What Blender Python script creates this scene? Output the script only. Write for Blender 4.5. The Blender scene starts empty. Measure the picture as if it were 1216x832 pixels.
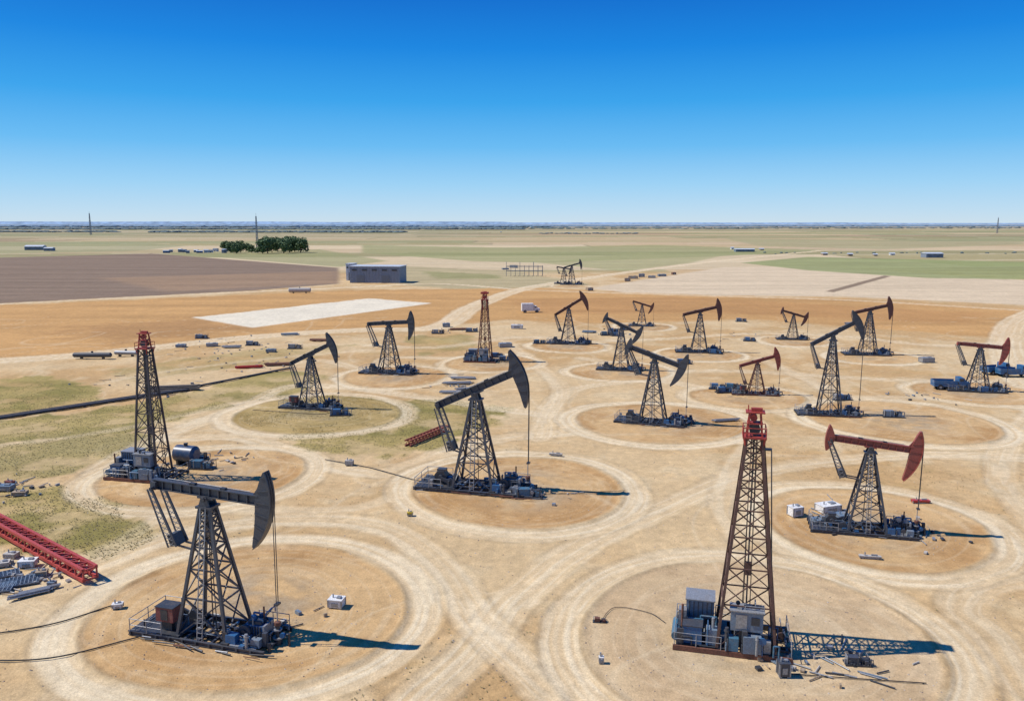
import bpy, math, random
import numpy as np
from mathutils import Vector, Matrix
random.seed(7); np.random.seed(7)
scene=bpy.context.scene
scene.view_settings.view_transform='Standard'
try: scene.view_settings.look='None'
except Exception: pass
scene.view_settings.exposure=0
COL=scene.collection
# ---------------------------------------------------------------- camera
H=30.0; F=960.0; TH=math.atan(151.0/F); cT,sT=math.cos(TH),math.sin(TH)
cd=bpy.data.cameras.new('camera'); cam=bpy.data.objects.new('camera',cd); COL.objects.link(cam)
cam.location=(0,0,H); cam.rotation_euler=(math.radians(90)-TH,0,0)
cd.sensor_width=36; cd.lens=36*F/1216; cd.clip_end=90000; cd.clip_start=0.5
scene.camera=cam
def gp(px,py):
    """surveyed ground position (metres)"""
    dx=(px-608)/F; dy=-(py-416)/F
    z=dy*cT-sT; y=cT+dy*sT
    t=H/-z
    return (t*dx,t*y)
def height_at(Y,py):
    dy=-(py-416)/F
    z=dy*cT-sT; y=cT+dy*sT
    return H+Y*z/y
def lin(c):
    c=c/255.0
    return c/12.92 if c<=0.04045 else ((c+0.055)/1.055)**2.4
# ---------------------------------------------------------------- light
ld=Vector((1,-0.05,-1.22))
sl=bpy.data.lights.new('sun','SUN'); sl.energy=5.0; sl.angle=math.radians(0.5); sl.color=(1,0.955,0.88)
so=bpy.data.objects.new('sun',sl); COL.objects.link(so); so.rotation_euler=ld.to_track_quat('-Z','Y').to_euler(); so.location=(-50,0,80)
w=bpy.data.worlds.new('World'); scene.world=w; w.use_nodes=True
nt=w.node_tree; nt.nodes.clear()
out=nt.nodes.new('ShaderNodeOutputWorld'); bg=nt.nodes.new('ShaderNodeBackground'); sk=nt.nodes.new('ShaderNodeTexSky')
sk.sky_type='NISHITA'; sk.sun_disc=False; sk.sun_elevation=math.radians(50.6); sk.sun_rotation=math.radians(273)
sk.altitude=0; sk.air_density=1.0; sk.dust_density=0.1; sk.ozone_density=5.0
tcw=nt.nodes.new('ShaderNodeTexCoord'); spx=nt.nodes.new('ShaderNodeSeparateXYZ'); nt.links.new(tcw.outputs['Generated'],spx.inputs[0])
rw=nt.nodes.new('ShaderNodeValToRGB'); nt.links.new(spx.outputs['Z'],rw.inputs[0])
stops=[(0.0,(204,224,238)),(0.014,(190,221,243)),(0.045,(158,211,247)),(0.09,(104,188,245)),(0.14,(54,164,238)),(0.2,(14,134,226)),(0.25,(4,112,210)),(0.6,(8,90,180))]
el=rw.color_ramp.elements
while len(el)<len(stops): el.new(0.5)
for e_,(p_,c_) in zip(el,stops): e_.position=p_; e_.color=(lin(c_[0]),lin(c_[1]),lin(c_[2]),1)
vm=nt.nodes.new('ShaderNodeVectorMath'); vm.operation='SCALE'; vm.inputs[3].default_value=10.0; nt.links.new(rw.outputs[0],vm.inputs[0])
mxw=nt.nodes.new('ShaderNodeMix'); mxw.data_type='RGBA'; mxw.inputs[0].default_value=0.95; mxw.clamp_result=False
nt.links.new(sk.outputs[0],mxw.inputs[6]); nt.links.new(vm.outputs[0],mxw.inputs[7])
nt.links.new(mxw.outputs[2],bg.inputs[0]); bg.inputs[1].default_value=0.1
nt.links.new(bg.outputs[0],out.inputs[0])
# ---------------------------------------------------------------- colours / materials
def S(r,g,b,k=1.16): return (lin(r)/k,lin(g)/k*1.0,lin(b)/k)
MATS={}
def mat(name,col,rough=0.6,metal=0.0,dirt=0.35,dirtcol=(0.30,0.22,0.15),scale=1.5,rust=None):
    if name in MATS: return MATS[name]
    m=bpy.data.materials.new(name); m.use_nodes=True; n=m.node_tree; b=n.nodes['Principled BSDF']
    tc=n.nodes.new('ShaderNodeTexCoord'); no=n.nodes.new('ShaderNodeTexNoise'); no.inputs['Scale'].default_value=scale; no.inputs['Detail'].default_value=6; no.inputs['Roughness'].default_value=0.65
    n.links.new(tc.outputs['Object'],no.inputs['Vector'])
    cr=n.nodes.new('ShaderNodeValToRGB'); cr.color_ramp.elements[0].position=0.48; cr.color_ramp.elements[1].position=0.72
    cr.color_ramp.elements[0].color=(0,0,0,1); cr.color_ramp.elements[1].color=(dirt,dirt,dirt,1)
    n.links.new(no.outputs['Fac'],cr.inputs[0])
    mx=n.nodes.new('ShaderNodeMix'); mx.data_type='RGBA'; mx.inputs[6].default_value=(*col,1); mx.inputs[7].default_value=(*(rust or dirtcol),1)
    n.links.new(cr.outputs[0],mx.inputs[0])
    n2=n.nodes.new('ShaderNodeTexNoise'); n2.inputs['Scale'].default_value=scale*6; n2.inputs['Detail'].default_value=4
    n.links.new(tc.outputs['Object'],n2.inputs['Vector'])
    mr=n.nodes.new('ShaderNodeMapRange'); mr.inputs[1].default_value=0.3; mr.inputs[2].default_value=0.7; mr.inputs[3].default_value=0.7; mr.inputs[4].default_value=1.25
    n.links.new(n2.outputs['Fac'],mr.inputs[0])
    m2=n.nodes.new('ShaderNodeMix'); m2.data_type='RGBA'; m2.blend_type='MULTIPLY'; m2.inputs[0].default_value=1
    n.links.new(mx.outputs[2],m2.inputs[6]); n.links.new(mr.outputs[0],m2.inputs[7]); n.links.new(m2.outputs[2],b.inputs['Base Color'])
    b.inputs['Roughness'].default_value=rough; b.inputs['Metallic'].default_value=metal
    MATS[name]=m; return m
M_dark=mat('dark_steel_paint',(0.054,0.061,0.075),0.45,dirt=0.45,rust=(0.13,0.095,0.075))
M_brown=mat('brown_steel_paint',(0.13,0.052,0.038),0.55,dirt=0.5,rust=(0.17,0.08,0.055))
M_red=mat('red_brown_paint',(0.27,0.062,0.045),0.5,dirt=0.5,rust=(0.17,0.075,0.06))
M_black=mat('black_machinery',(0.036,0.041,0.050),0.45,dirt=0.5,rust=(0.15,0.115,0.09))
M_blue=mat('blue_machinery',(0.03,0.115,0.25),0.42,dirt=0.4)
M_slate=mat('slate_blue_panel',(0.15,0.205,0.265),0.45,dirt=0.4)
M_rust=mat('rusty_steel',(0.17,0.07,0.043),0.8,dirt=0.8,rust=(0.08,0.043,0.03))
M_rbox=mat('red_brown_box_paint',(0.20,0.055,0.05),0.6,dirt=0.3)
M_grey=mat('galvanised_steel',(0.30,0.31,0.32),0.45,metal=0.3,dirt=0.4)
M_white=mat('white_paint',(0.72,0.71,0.68),0.5,dirt=0.3)
M_crown=mat('red_crown_paint',(0.36,0.05,0.033),0.6,dirt=0.6,rust=(0.13,0.04,0.03))
M_boom=mat('dull_red_boom',(0.42,0.055,0.045),0.55,dirt=0.5,rust=(0.22,0.07,0.055))
M_concrete=mat('concrete',(0.45,0.42,0.38),0.9,dirt=0.4)
M_cable=mat('rubber_cable',(0.02,0.02,0.02),0.7,dirt=0.2)
M_glass=mat('window_glass',(0.03,0.045,0.06),0.15,dirt=0.1)
M_wall=mat('grey_cladding',(0.19,0.225,0.28),0.6,dirt=0.15,scale=0.3)
M_roof=mat('pale_metal_roof',(0.5,0.54,0.58),0.5,dirt=0.15,scale=0.3)
M_leaf=mat('leaf_green',(0.10,0.16,0.06),0.8,dirt=0.7,rust=(0.06,0.105,0.04),scale=0.5)
M_bark=mat('bark',(0.12,0.09,0.06),0.9)
M_yellow=mat('yellow_paint',(0.6,0.42,0.03),0.5)
M_wood=mat('weathered_wood',(0.33,0.25,0.17),0.85)
M_redv=mat('red_vehicle_paint',(0.42,0.03,0.02),0.4,dirt=0.2)
# ---------------------------------------------------------------- mesh builder
class MB:
    def __init__(s): s.v=[]; s.f=[]; s.m=[]; s.s=[]
    def add(s,vs,fs,m=0,sm=False):
        o=len(s.v); s.v+= [tuple(v) for v in vs]
        for f in fs: s.f.append(tuple(i+o for i in f)); s.m.append(m); s.s.append(sm)
    def box(s,c,d,m=0,rz=0):
        hx,hy,hz=d[0]/2,d[1]/2,d[2]/2; ca,sa=math.cos(rz),math.sin(rz)
        vs=[]
        for z in(-hz,hz):
            for x,y in((-hx,-hy),(hx,-hy),(hx,hy),(-hx,hy)):
                vs.append((c[0]+x*ca-y*sa,c[1]+x*sa+y*ca,c[2]+z))
        s.add(vs,[(0,3,2,1),(4,5,6,7),(0,1,5,4),(1,2,6,5),(2,3,7,6),(3,0,4,7)],m)
    def beam(s,p0,p1,w,h=None,m=0):
        h=h or w; p0=Vector(p0);p1=Vector(p1); d=(p1-p0)
        if d.length<1e-6: return
        d.normalize(); up=Vector((0,0,1)) if abs(d.z)<0.97 else Vector((0,1,0))
        a=d.cross(up).normalized(); b=a.cross(d).normalized()
        vs=[]
        for p in(p0,p1):
            for i,j in((-1,-1),(1,-1),(1,1),(-1,1)): vs.append(p+a*(i*w/2)+b*(j*h/2))
        s.add(vs,[(0,3,2,1),(4,5,6,7),(0,1,5,4),(1,2,6,5),(2,3,7,6),(3,0,4,7)],m)
    def cyl(s,p0,p1,r,m=0,n=10,r2=None):
        r2=r if r2 is None else r2
        p0=Vector(p0);p1=Vector(p1); d=(p1-p0).normalized(); up=Vector((0,0,1)) if abs(d.z)<0.97 else Vector((0,1,0))
        a=d.cross(up).normalized(); b=a.cross(d).normalized()
        A=[p0+a*(r*math.cos(t))+b*(r*math.sin(t)) for t in [2*math.pi*i/n for i in range(n)]]
        B=[p1+a*(r2*math.cos(t))+b*(r2*math.sin(t)) for t in [2*math.pi*i/n for i in range(n)]]
        s.add(A+B,[(i,(i+1)%n,n+(i+1)%n,n+i) for i in range(n)],m,True)
        s.add(A,[tuple(range(n))[::-1]],m); s.add(B,[tuple(range(n))],m)
    def prism(s,poly,y0,y1,m=0):
        n=len(poly)
        vs=[(x,y0,z) for x,z in poly]+[(x,y1,z) for x,z in poly]
        s.add(vs,[tuple(range(n)),tuple(range(n,2*n))[::-1]]+[(i,n+i,n+(i+1)%n,(i+1)%n) for i in range(n)],m)
    def mesh(s,name,mats):
        me=bpy.data.meshes.new(name); me.from_pydata(s.v,[],s.f)
        for mt in mats: me.materials.append(mt)
        me.polygons.foreach_set('material_index',s.m); me.polygons.foreach_set('use_smooth',s.s); me.update(); return me
def clutter(mb,x0,x1,y0,y1,z0,zm,n,ms,rnd):
    """dense irregular machinery: housings, pipes, elbows, valves"""
    for _ in range(n):
        x=rnd.uniform(x0,x1); y=rnd.uniform(y0,y1); k=rnd.random(); m=rnd.choice(ms); h=rnd.uniform(.15,zm-z0)
        if k<.25: mb.box((x,y,z0+h/2),(rnd.uniform(.12,.5),rnd.uniform(.12,.4),h),m,rnd.uniform(-.15,.15))
        elif k<.45:
            r=rnd.uniform(.05,.14); mb.cyl((x,y,z0),(x,y,z0+h),r,m,8); mb.cyl((x,y,z0+h*.8),(x,y,z0+h*.88),r*1.5,m,8)
        elif k<.7:
            l=rnd.uniform(.4,1.6); zz=z0+rnd.uniform(.1,zm-z0); r=rnd.uniform(.03,.08); x2=min(x1+.3,x+l); mb.cyl((x,y,zz),(x2,y,zz),r,m,6); mb.cyl((x2,y,zz),(x2,y,z0),r,m,6); mb.cyl((x,y,zz),(x,y,z0),r,m,6)
        elif k<.88:
            l=rnd.uniform(.4,1.3); zz=z0+rnd.uniform(.1,zm-z0); r=rnd.uniform(.03,.07); mb.cyl((x,y,zz),(x,y+l,zz),r,m,6); mb.cyl((x,y+l,zz),(x,y+l,z0),r,m,6); mb.cyl((x,y,zz),(x,y,z0),r,m,6)
        else:
            zz=z0+rnd.uniform(.2,max(.25,(zm-z0)*.7)); r=rnd.uniform(.15,.3); mb.cyl((x,y-.06,zz),(x,y+.06,zz),r,m,12); mb.beam((x,y,zz),(x,y,z0),.08,.08,m)
def thing(name,label,cat,loc,rz=0,scale=1,group=None,data=None):
    o=bpy.data.objects.new(name,data); COL.objects.link(o); o.location=loc; o.rotation_euler=(0,0,rz); o.scale=(scale,)*3
    o['label']=label; o['category']=cat
    if group: o['group']=group
    return o
def part(par,name,me,loc=(0,0,0),rot=(0,0,0),label=None,sz=None):
    o=bpy.data.objects.new(name,me); COL.objects.link(o); o.parent=par; o.location=loc; o.rotation_euler=rot
    if sz: o.scale=(1,1,sz)
    if label: o['label']=label
    return o
# ---------------------------------------------------------------- numpy noise
def h2(x,y,seed):
    x=x.astype(np.int64); y=y.astype(np.int64)
    h=(x*374761393+y*668265263+seed*974634777)&0xffffffff
    h=((h^(h>>13))*1274126177)&0xffffffff
    h=((h^(h>>16))*2246822519)&0xffffffff
    return ((h^(h>>15))&0xffffff)/16777216.0
def vn(x,y,seed=0):
    xi=np.floor(x); yi=np.floor(y); fx=x-xi; fy=y-yi; fx=fx*fx*(3-2*fx); fy=fy*fy*(3-2*fy)
    a=h2(xi,yi,seed);b=h2(xi+1,yi,seed);c=h2(xi,yi+1,seed);d=h2(xi+1,yi+1,seed)
    return (a*(1-fx)+b*fx)*(1-fy)+(c*(1-fx)+d*fx)*fy
def fbm(x,y,o=4,seed=0):
    r=0;a=0.5;t=0
    for i in range(o):
        r=r+a*vn(x,y,seed+i*17); t+=a; a*=0.55; x=x*2.03+5.1; y=y*2.03+9.7
    return r/t
def ss(a,b,x):
    t=np.clip((x-a)/(b-a),0,1); return t*t*(3-2*t)
# ---------------------------------------------------------------- ground
def geo(a,b,r):
    n=int(math.ceil(math.log(b/a)/math.log(r))); return list(a*(b/a)**(np.arange(n)/n))
Yr=[-500,-120,-20,8,18]+geo(28,60,1.0026)+geo(60,140,1.0036)+geo(140,800,1.0062)+geo(800,45000,1.017)+[45000]
Yr=np.array(Yr); NC=860
hw=np.where(Yr>=24,0.72*Yr+9,np.interp(Yr,[-500,8,24],[700,80,33]))
u=np.linspace(-1,1,NC)
X=(hw[:,None]*u[None,:]); Y=np.repeat(Yr[:,None],NC,1)
NR=len(Yr); X=X.ravel(); Y=Y.ravel(); N=X.size
Z=np.zeros(N)
col=np.zeros((N,3)); grass=np.zeros(N); track=np.zeros(N)
def setc(mask,c):
    global col
    col=col*(1-mask[:,None])+np.array(c)[None,:]*mask[:,None]
n1=fbm(X/22,Y/22,5,1); n2=fbm(X/5,Y/5,4,2); n3=fbm(X/60,Y/90,4,3); nf=fbm(X/1.6,Y/1.6,3,4)
PL1=np.array(S(214,183,140)); PL2=np.array(S(200,162,114)); PL3=np.array(S(224,200,162))
k=ss(0.35,0.65,n1)[:,None]; col=PL1*(1-k)+PL2*k
k=ss(0.5,0.7,n2)[:,None]*0.4; col=col*(1-k)+PL3*k
k=(ss(0.55,0.8,fbm(X/3,Y/3,4,29))*ss(.45,.6,n1)*0.35)[:,None]; col=col*(1-k)+np.array(S(174,148,98))*k
# far farmland patchwork
pal=[S(202,178,144),S(192,168,130),S(166,154,112),S(180,162,124),S(150,144,104),S(212,190,156),S(162,138,110),S(142,144,104),S(198,172,138),S(154,152,110)]
rot=0.12
xr=X*math.cos(rot)+Y*math.sin(rot)*0.15; yr=Y-X*math.sin(rot)
yb=np.cumsum([0]+[ (80+50*random.random())*(1.075**i) for i in range(62)])+430
bi=np.searchsorted(yb,yr); bi=np.clip(bi,0,62)
cw=(300+ h2(bi,bi*0,5)*520)*(1+bi*0.10)
ci=np.floor((xr+h2(bi,bi*0+3,6)*900)/cw)
rv=h2(ci,bi,8); idx=np.floor(rv*len(pal)).astype(int)%len(pal)
fc=np.array(pal)[idx]
streak=fbm(X/180,Y/30,4,12)
fc=fc*(0.8+0.4*streak)[:,None]
kk=(ss(900,2200,Y)*ss(0.12,-0.15,X/np.maximum(Y,1)))[:,None]*0.5
fc=fc*(1-kk)+np.array(S(134,138,108))*kk
kf=(0.85*ss(470,560,Y+40*(n3-.5)))[:,None]
col=col*(1-kf)+fc*kf
ed=np.abs(((xr+h2(bi,bi*0+3,6)*900)/cw)%1-0.0)*cw
el_=((ed<5+Y*0.001)&(Y>500)&(h2(ci,bi,31)>0.5)).astype(float)*0.4
setc(el_,S(124,118,90))
yl=np.minimum(np.abs(yr-yb[np.clip(bi-1,0,61)]),np.abs(yr-yb[np.clip(bi,0,61)]))
rl=((yl<4+Y*0.004)&(Y>520)&(h2(bi*0+np.floor(X/700),bi,33)>0.35)).astype(float)*0.5
setc(rl,S(222,202,170))
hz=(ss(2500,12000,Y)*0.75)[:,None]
col=col*(1-hz)+np.array(S(150,166,182))*hz  # distance haze painted in: far ground colour blended towards blue-grey
def poly(pts,soft=1.5,nz=None):
    P=[gp(*p) for p in pts]
    xs=[p[0] for p in P]; ys=[p[1] for p in P]
    m=np.zeros(N); idx=np.where((X>min(xs)-20)&(X<max(xs)+20)&(Y>min(ys)-20)&(Y<max(ys)+20))[0]
    if len(idx)==0: return m
    x=X[idx]; y=Y[idx]; ins=np.zeros(len(idx),bool); dmin=np.full(len(idx),1e9)
    for i in range(len(P)):
        x1,y1=P[i]; x2,y2=P[(i+1)%len(P)]
        c=((y1>y)!=(y2>y)); t=(y-y1)/((y2-y1) if abs(y2-y1)>1e-9 else 1e-9)
        ins^= c&(x<x1+t*(x2-x1))
        L2=(x2-x1)**2+(y2-y1)**2+1e-9
        tt=np.clip(((x-x1)*(x2-x1)+(y-y1)*(y2-y1))/L2,0,1)
        dmin=np.minimum(dmin,np.hypot(x-x1-tt*(x2-x1),y-y1-tt*(y2-y1)))
    sd=np.where(ins,dmin,-dmin)
    if nz: sd=sd+nz*(n2[idx]-0.5)*2+nz*0.7*(nf[idx]-0.5)
    m[idx]=ss(-soft,soft,sd); return m
def field(pts,c,soft=1.5,nz=None,var=0.3,amount=1.0,sx=70,sy=12,seed=40):
    m=poly(pts,soft,nz)*amount; st=fbm(X/sx,Y/sy,4,seed)
    global col
    c3=np.array(c)[None,:]*(1-var/2+var*st)[:,None]
    col=col*(1-m[:,None])+c3*m[:,None]; return m
field([(-80,308),(180,301),(402,318),(402,337),(300,345),(-80,364)],S(140,118,100),2,None,0.5,1,120,6)
field([(120,330),(400,322),(402,336),(200,346)],S(168,136,106),6,None,0.4,0.6)
field([(190,300),(380,296),(460,310),(402,317)],S(152,150,104),4,None,0.4,0.7)
field([(-80,290),(150,287),(220,292),(160,298),(-80,303)],S(152,152,112),5,None,0.4,0.6)
field([(440,314),(610,322),(700,338),(560,345),(480,338)],S(184,166,128),4,6,0.4)
field([(500,322),(590,326),(600,331),(520,331)],S(144,141,92),3,4,0.4,.7)
field([(430,291),(600,294),(780,291),(980,297),(860,304),(640,312),(560,310),(430,300)],S(154,153,104),4,None,0.6,0.75,200,18)
field([(640,312),(760,300),(860,303),(820,312),(740,322)],S(162,158,110),4,None,0.4,0.7)
field([(860,283),(1040,285),(1216,282),(1216,290),(1050,296),(900,292)],S(160,155,114),6,None,0.4,0.6)
field([(700,342),(860,317),(960,316),(1300,338),(1300,366),(1000,352),(760,350)],S(217,193,162),3,None,0.35,1,90,8)
field([(880,312),(960,305),(1300,313),(1300,333),(1100,330),(960,321)],S(143,149,96),3,None,0.6,0.85,90,14)
field([(980,346),(1050,327),(1058,328),(990,347)],S(120,98,80),.8,None,.3,.8)
field([(-80,366),(430,344),(640,342),(760,348),(1000,354),(1230,368),(1200,403),(900,379),(700,384),(600,380),(520,387),(400,392),(120,420),(-80,432)],S(200,154,100),2.5,4,0.4,1,60,9)
field([(60,392),(240,376),(300,390),(140,408)],S(166,124,82),8,10,0.4,0.6)
field([(600,356),(800,352),(1180,372),(1150,385),(860,372),(640,372)],S(190,141,90),5,6,0.4,0.7)
field([(229,377),(438,354),(513,360),(300,389)],S(233,219,196),0.8,0.8,0.12)
for pts,a in [([(-40,452),(60,447),(118,462),(100,482),(-40,500)],.95),
          ([(-40,508),(150,482),(330,440),(400,447),(345,468),(250,487),(150,512),(-40,530)],.9),
          ([(286,492),(345,472),(440,470),(530,476),(592,484),(585,508),(478,540),(410,542),(330,520)],.95),
          ([(-60,590),(60,572),(130,596),(196,636),(130,664),(60,650),(-60,640)],.95),
          ([(-40,530),(160,515),(180,528),(110,556),(-40,585)],.7),
          ([(130,440),(300,415),(420,410),(380,425),(240,440),(160,455)],.45),
          ([(480,400),(560,396),(560,415),(500,422)],.55)]:
    m=poly(pts,1.0,3.5)*a*(0.4+0.6*ss(0.32,0.58,n2)); grass=np.maximum(grass,m)
gcol=np.array(S(178,156,96)); gc2=np.array(S(142,130,70)); kg=ss(0.35,0.66,fbm(X/9,Y/6,4,77))[:,None]
G=gcol*(1-kg)+gc2*kg
col=col*(1-grass[:,None])+G*grass[:,None]
# tracks
near=np.where((Y>20)&(Y<900))[0]
xn,yn=X[near],Y[near]
TC=np.array(S(236,215,182)); TC2=np.array(S(216,186,145))
tz=np.zeros(len(near))
wig=(fbm(xn/6,yn/6,3,51)-.5)*1.6; wig2=(nf[near]-.5); lowf=fbm(xn/14,yn/14,2,61)
def lay(sub,d,hwid,strength=1.0,seed=0):
    a=np.abs(d+wig[sub]*0.6)
    m=ss(hwid+0.6,hwid-0.8,a+wig2[sub]*0.8)*strength
    dd=d+wig[sub]*0.2
    rut=0.5*vn(dd*1.9+seed*7.3,lowf[sub]*5,seed+3)+0.5*vn(dd*4.6+seed*3.3,lowf[sub]*9,seed+5)
    rut=ss(.22,.75,rut)*(0.7+0.3*lowf[sub])+0.15
    rut=np.clip(rut,0,1)
    c=TC[None,:]*(rut)[:,None]+TC2[None,:]*(1-rut)[:,None]
    col[near[sub]]=col[near[sub]]*(1-m[:,None]*0.9)+c*(m*0.9)[:,None]
    tz[sub]-= m*(0.01+0.03*(1-rut))
    track[near[sub]]=np.maximum(track[near[sub]],m)
    e=np.exp(-((a-hwid-0.25)/0.26)**2)*0.15*strength*(0.4+lowf[sub])
    col[near[sub]]*=(1-e)[:,None]; Z[near[sub]]+=e*0.28
def catmull(P,n=10):
    Q=[]; P=[np.array(p) for p in P]; P=[2*P[0]-P[1]]+P+[2*P[-1]-P[-2]]
    for i in range(1,len(P)-2):
        for j in range(n):
            t=j/n; a,b,c,d=P[i-1:i+3]
            Q.append(0.5*((2*b)+(-a+c)*t+(2*a-5*b+4*c-d)*t*t+(-a+3*b-3*c+d)*t**3))
    Q.append(P[-2]); return Q
def road(pts,hwid,strength=0.85,seed=0):
    Q=catmull([gp(*p) for p in pts],8)
    xs=[q[0] for q in Q]; ys=[q[1] for q in Q]; mg=hwid+3
    sub=np.where((xn>min(xs)-mg)&(xn<max(xs)+mg)&(yn>min(ys)-mg)&(yn<max(ys)+mg))[0]
    best=np.full(len(sub),1e9); sg=np.zeros(len(sub)); x=xn[sub]; y=yn[sub]
    for i in range(len(Q)-1):
        x1,y1=Q[i];x2,y2=Q[i+1]
        bb=(x>min(x1,x2)-mg)&(x<max(x1,x2)+mg)&(y>min(y1,y2)-mg)&(y<max(y1,y2)+mg)
        s_=np.where(bb)[0]
        if len(s_)==0: continue
        L2=(x2-x1)**2+(y2-y1)**2+1e-9
        t=np.clip(((x[s_]-x1)*(x2-x1)+(y[s_]-y1)*(y2-y1))/L2,0,1)
        d=np.hypot(x[s_]-x1-t*(x2-x1),y[s_]-y1-t*(y2-y1))
        cr=np.sign((x2-x1)*(y[s_]-y1)-(y2-y1)*(x[s_]-x1))
        up=d<best[s_]; best[s_[up]]=d[up]; sg[s_[up]]=cr[up]
    ok=best<mg; sub=sub[ok]; d=(best*np.where(sg==0,1,sg))[ok]
    if len(sub): lay(sub,d,hwid,strength,seed)
ROADS=[([(470,860),(560,775),(618,705),(690,650),(800,598),(880,566),(980,548),(1100,540),(1260,545)],1.9,.8),
 ([(700,860),(625,790),(565,735),(520,668),(450,625),(340,618),(210,635),(90,680),(-40,720)],1.8,.75),
 ([(-40,655),(70,668),(150,640),(210,608),(330,606),(430,602),(500,575)],1.3,.45),
 ([(100,590),(120,560),(170,528),(240,500),(300,478),(350,458),(430,462),(540,478),(640,492),(690,500)],1.9,.8),
 ([(200,520),(290,520),(360,545),(450,562),(520,540),(600,520),(690,512)],1.9,.75),
 ([(640,520),(655,480),(690,460),(780,452),(860,468),(960,500)],1.8,.7),
 ([(600,405),(640,435),(665,462),(650,500)],1.7,.6),
 ([(440,410),(520,412),(620,400),(700,405),(790,402),(900,396),(1010,400),(1110,410),(1216,405)],2.1,.6),
 ([(690,425),(780,440),(860,440),(960,445),(1080,452),(1216,452)],1.9,.65),
 ([(900,425),(960,450),(1000,470),(1080,472),(1190,480),(1260,500)],1.9,.65),
 ([(880,640),(860,600),(870,560),(890,520),(880,480)],1.6,.5),
 ([(1260,640),(1210,600),(1185,560),(1200,520),(1240,480)],1.8,.6),
 ([(1240,860),(1180,760),(1140,720),(1180,690),(1280,680)],1.8,.6),
 ([(-60,432),(110,420),(300,400),(420,392),(520,388),(560,365),(610,346),(660,336),(770,320),(900,305),(1075,288)],4.5,.9),
 ([(-60,364),(200,351),(420,341),(520,337),(620,344)],2.5,.8),
 ([(620,344),(800,350),(1000,356),(1240,370)],3.0,.6),
 ([(1260,360),(1213,380),(1200,405),(1213,440),(1250,470)],5,.8),
 ([(-40,532),(60,522),(160,506),(280,478)],1.2,.5),
 ([(30,870),(90,800),(60,740),(-20,700)],1.4,.4),
 ([(300,440),(380,428),(440,440),(460,425),(540,425),(620,420)],1.9,.6),
 ([(120,455),(200,440),(330,425),(440,415)],1.4,.5)]
for i,(p,hwd,s_) in enumerate(ROADS): road(p,hwd,s_,i+1)
RB=[(110,487,650,822),(487,745,543,627),(905,1165,580,680),(680,1108,672,880),(130,355,532,606),(690,875,478,530),
    (288,465,468,520),(965,1172,476,528)]
RC=[(468,447,10.5),(583,431,10),(737,441,10),(888,472,9.5),(831,421,9),(675,411,9),(765,388,8),(943,405,8.5),(1037,424,9.5),(1160,466,10.5),(677,340,8)]
RINGS=[]
for xl,xr_,yt,yb_ in RB:
    y1=gp(608,yt)[1]; y2=gp(608,yb_)[1]; yc=(y1+y2)/2
    pyc=416+F*math.tan(math.atan(H/yc)-TH)
    xa=gp(xl,pyc)[0]; xb=gp(xr_,pyc)[0]
    RINGS.append(((xa+xb)/2,yc,((xb-xa)/2*0.6+(y1-y2)/2*0.4)))
for x_,y_,r_ in RC:
    g=gp(x_,y_); RINGS.append((g[0],g[1],r_))
for i,(cx,cy,R) in enumerate(RINGS):
    W=2.9 if R>11 else 2.2
    sub=np.where((np.abs(xn-cx)<R+W+4)&(np.abs(yn-cy)<R+W+4))[0]
    r=np.hypot(xn[sub]-cx,yn[sub]-cy); ang=np.arctan2(yn[sub]-cy,xn[sub]-cx)
    r=r+0.35*np.sin(ang*2+i)+0.25*np.sin(ang*3+i*2)
    ok=r<R+W+3; sub=sub[ok]; r=r[ok]
    lay(sub,r-(R+W*0.5),W*0.5,1.0,i+3)
    pm=ss(R+0.15,R-0.6,r+0.6*wig[sub])
    gi=near[sub]
    pn=n2[gi]; pc=np.array(S(210,172,124))[None,:]*(1-ss(.35,.7,pn))[:,None]+np.array(S(188,146,98))[None,:]*ss(.35,.7,pn)[:,None]
    inner=(ss(0.8,0.2,r/R)*0.65*ss(.35,.65,0.5*nf[gi]+0.5*n2[gi]))[:,None]
    pc=pc*(1-inner)+np.array(S(190,173,148))*inner
    if i==3: pc=pc*.5+np.array(S(212,190,158))*.5
    if i==6: 
        gk=0.55; pc=pc*(1-gk)+G[gi]*gk
    col[gi]=col[gi]*(1-pm[:,None])+pc*pm[:,None]; track[gi]*=(1-pm)
    sc_=np.exp(-((vn(r*1.3+i*5,lowf[sub]*6,i+70)-.5)/.08)**2)*.2*pm; col[gi]=col[gi]*(1-sc_[:,None])+TC*sc_[:,None]
    e=np.exp(-((r-R)/0.3)**2); col[gi]*=(1-0.14*e)[:,None]; Z[gi]+=0.08*e
mk=((Y>30)&(Y<260))
wm=np.abs(fbm(X/26+3,Y/26,2,91)-0.5); l=np.exp(-(wm/0.006)**2)*0.3*mk*(1-grass)
wm=np.abs(fbm(X/34+13,Y/30,2,95)-0.5); l=np.maximum(l,np.exp(-(wm/0.005)**2)*0.3*mk*(1-grass))
setc(l*(1-track*0.6),S(230,208,174))
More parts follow.
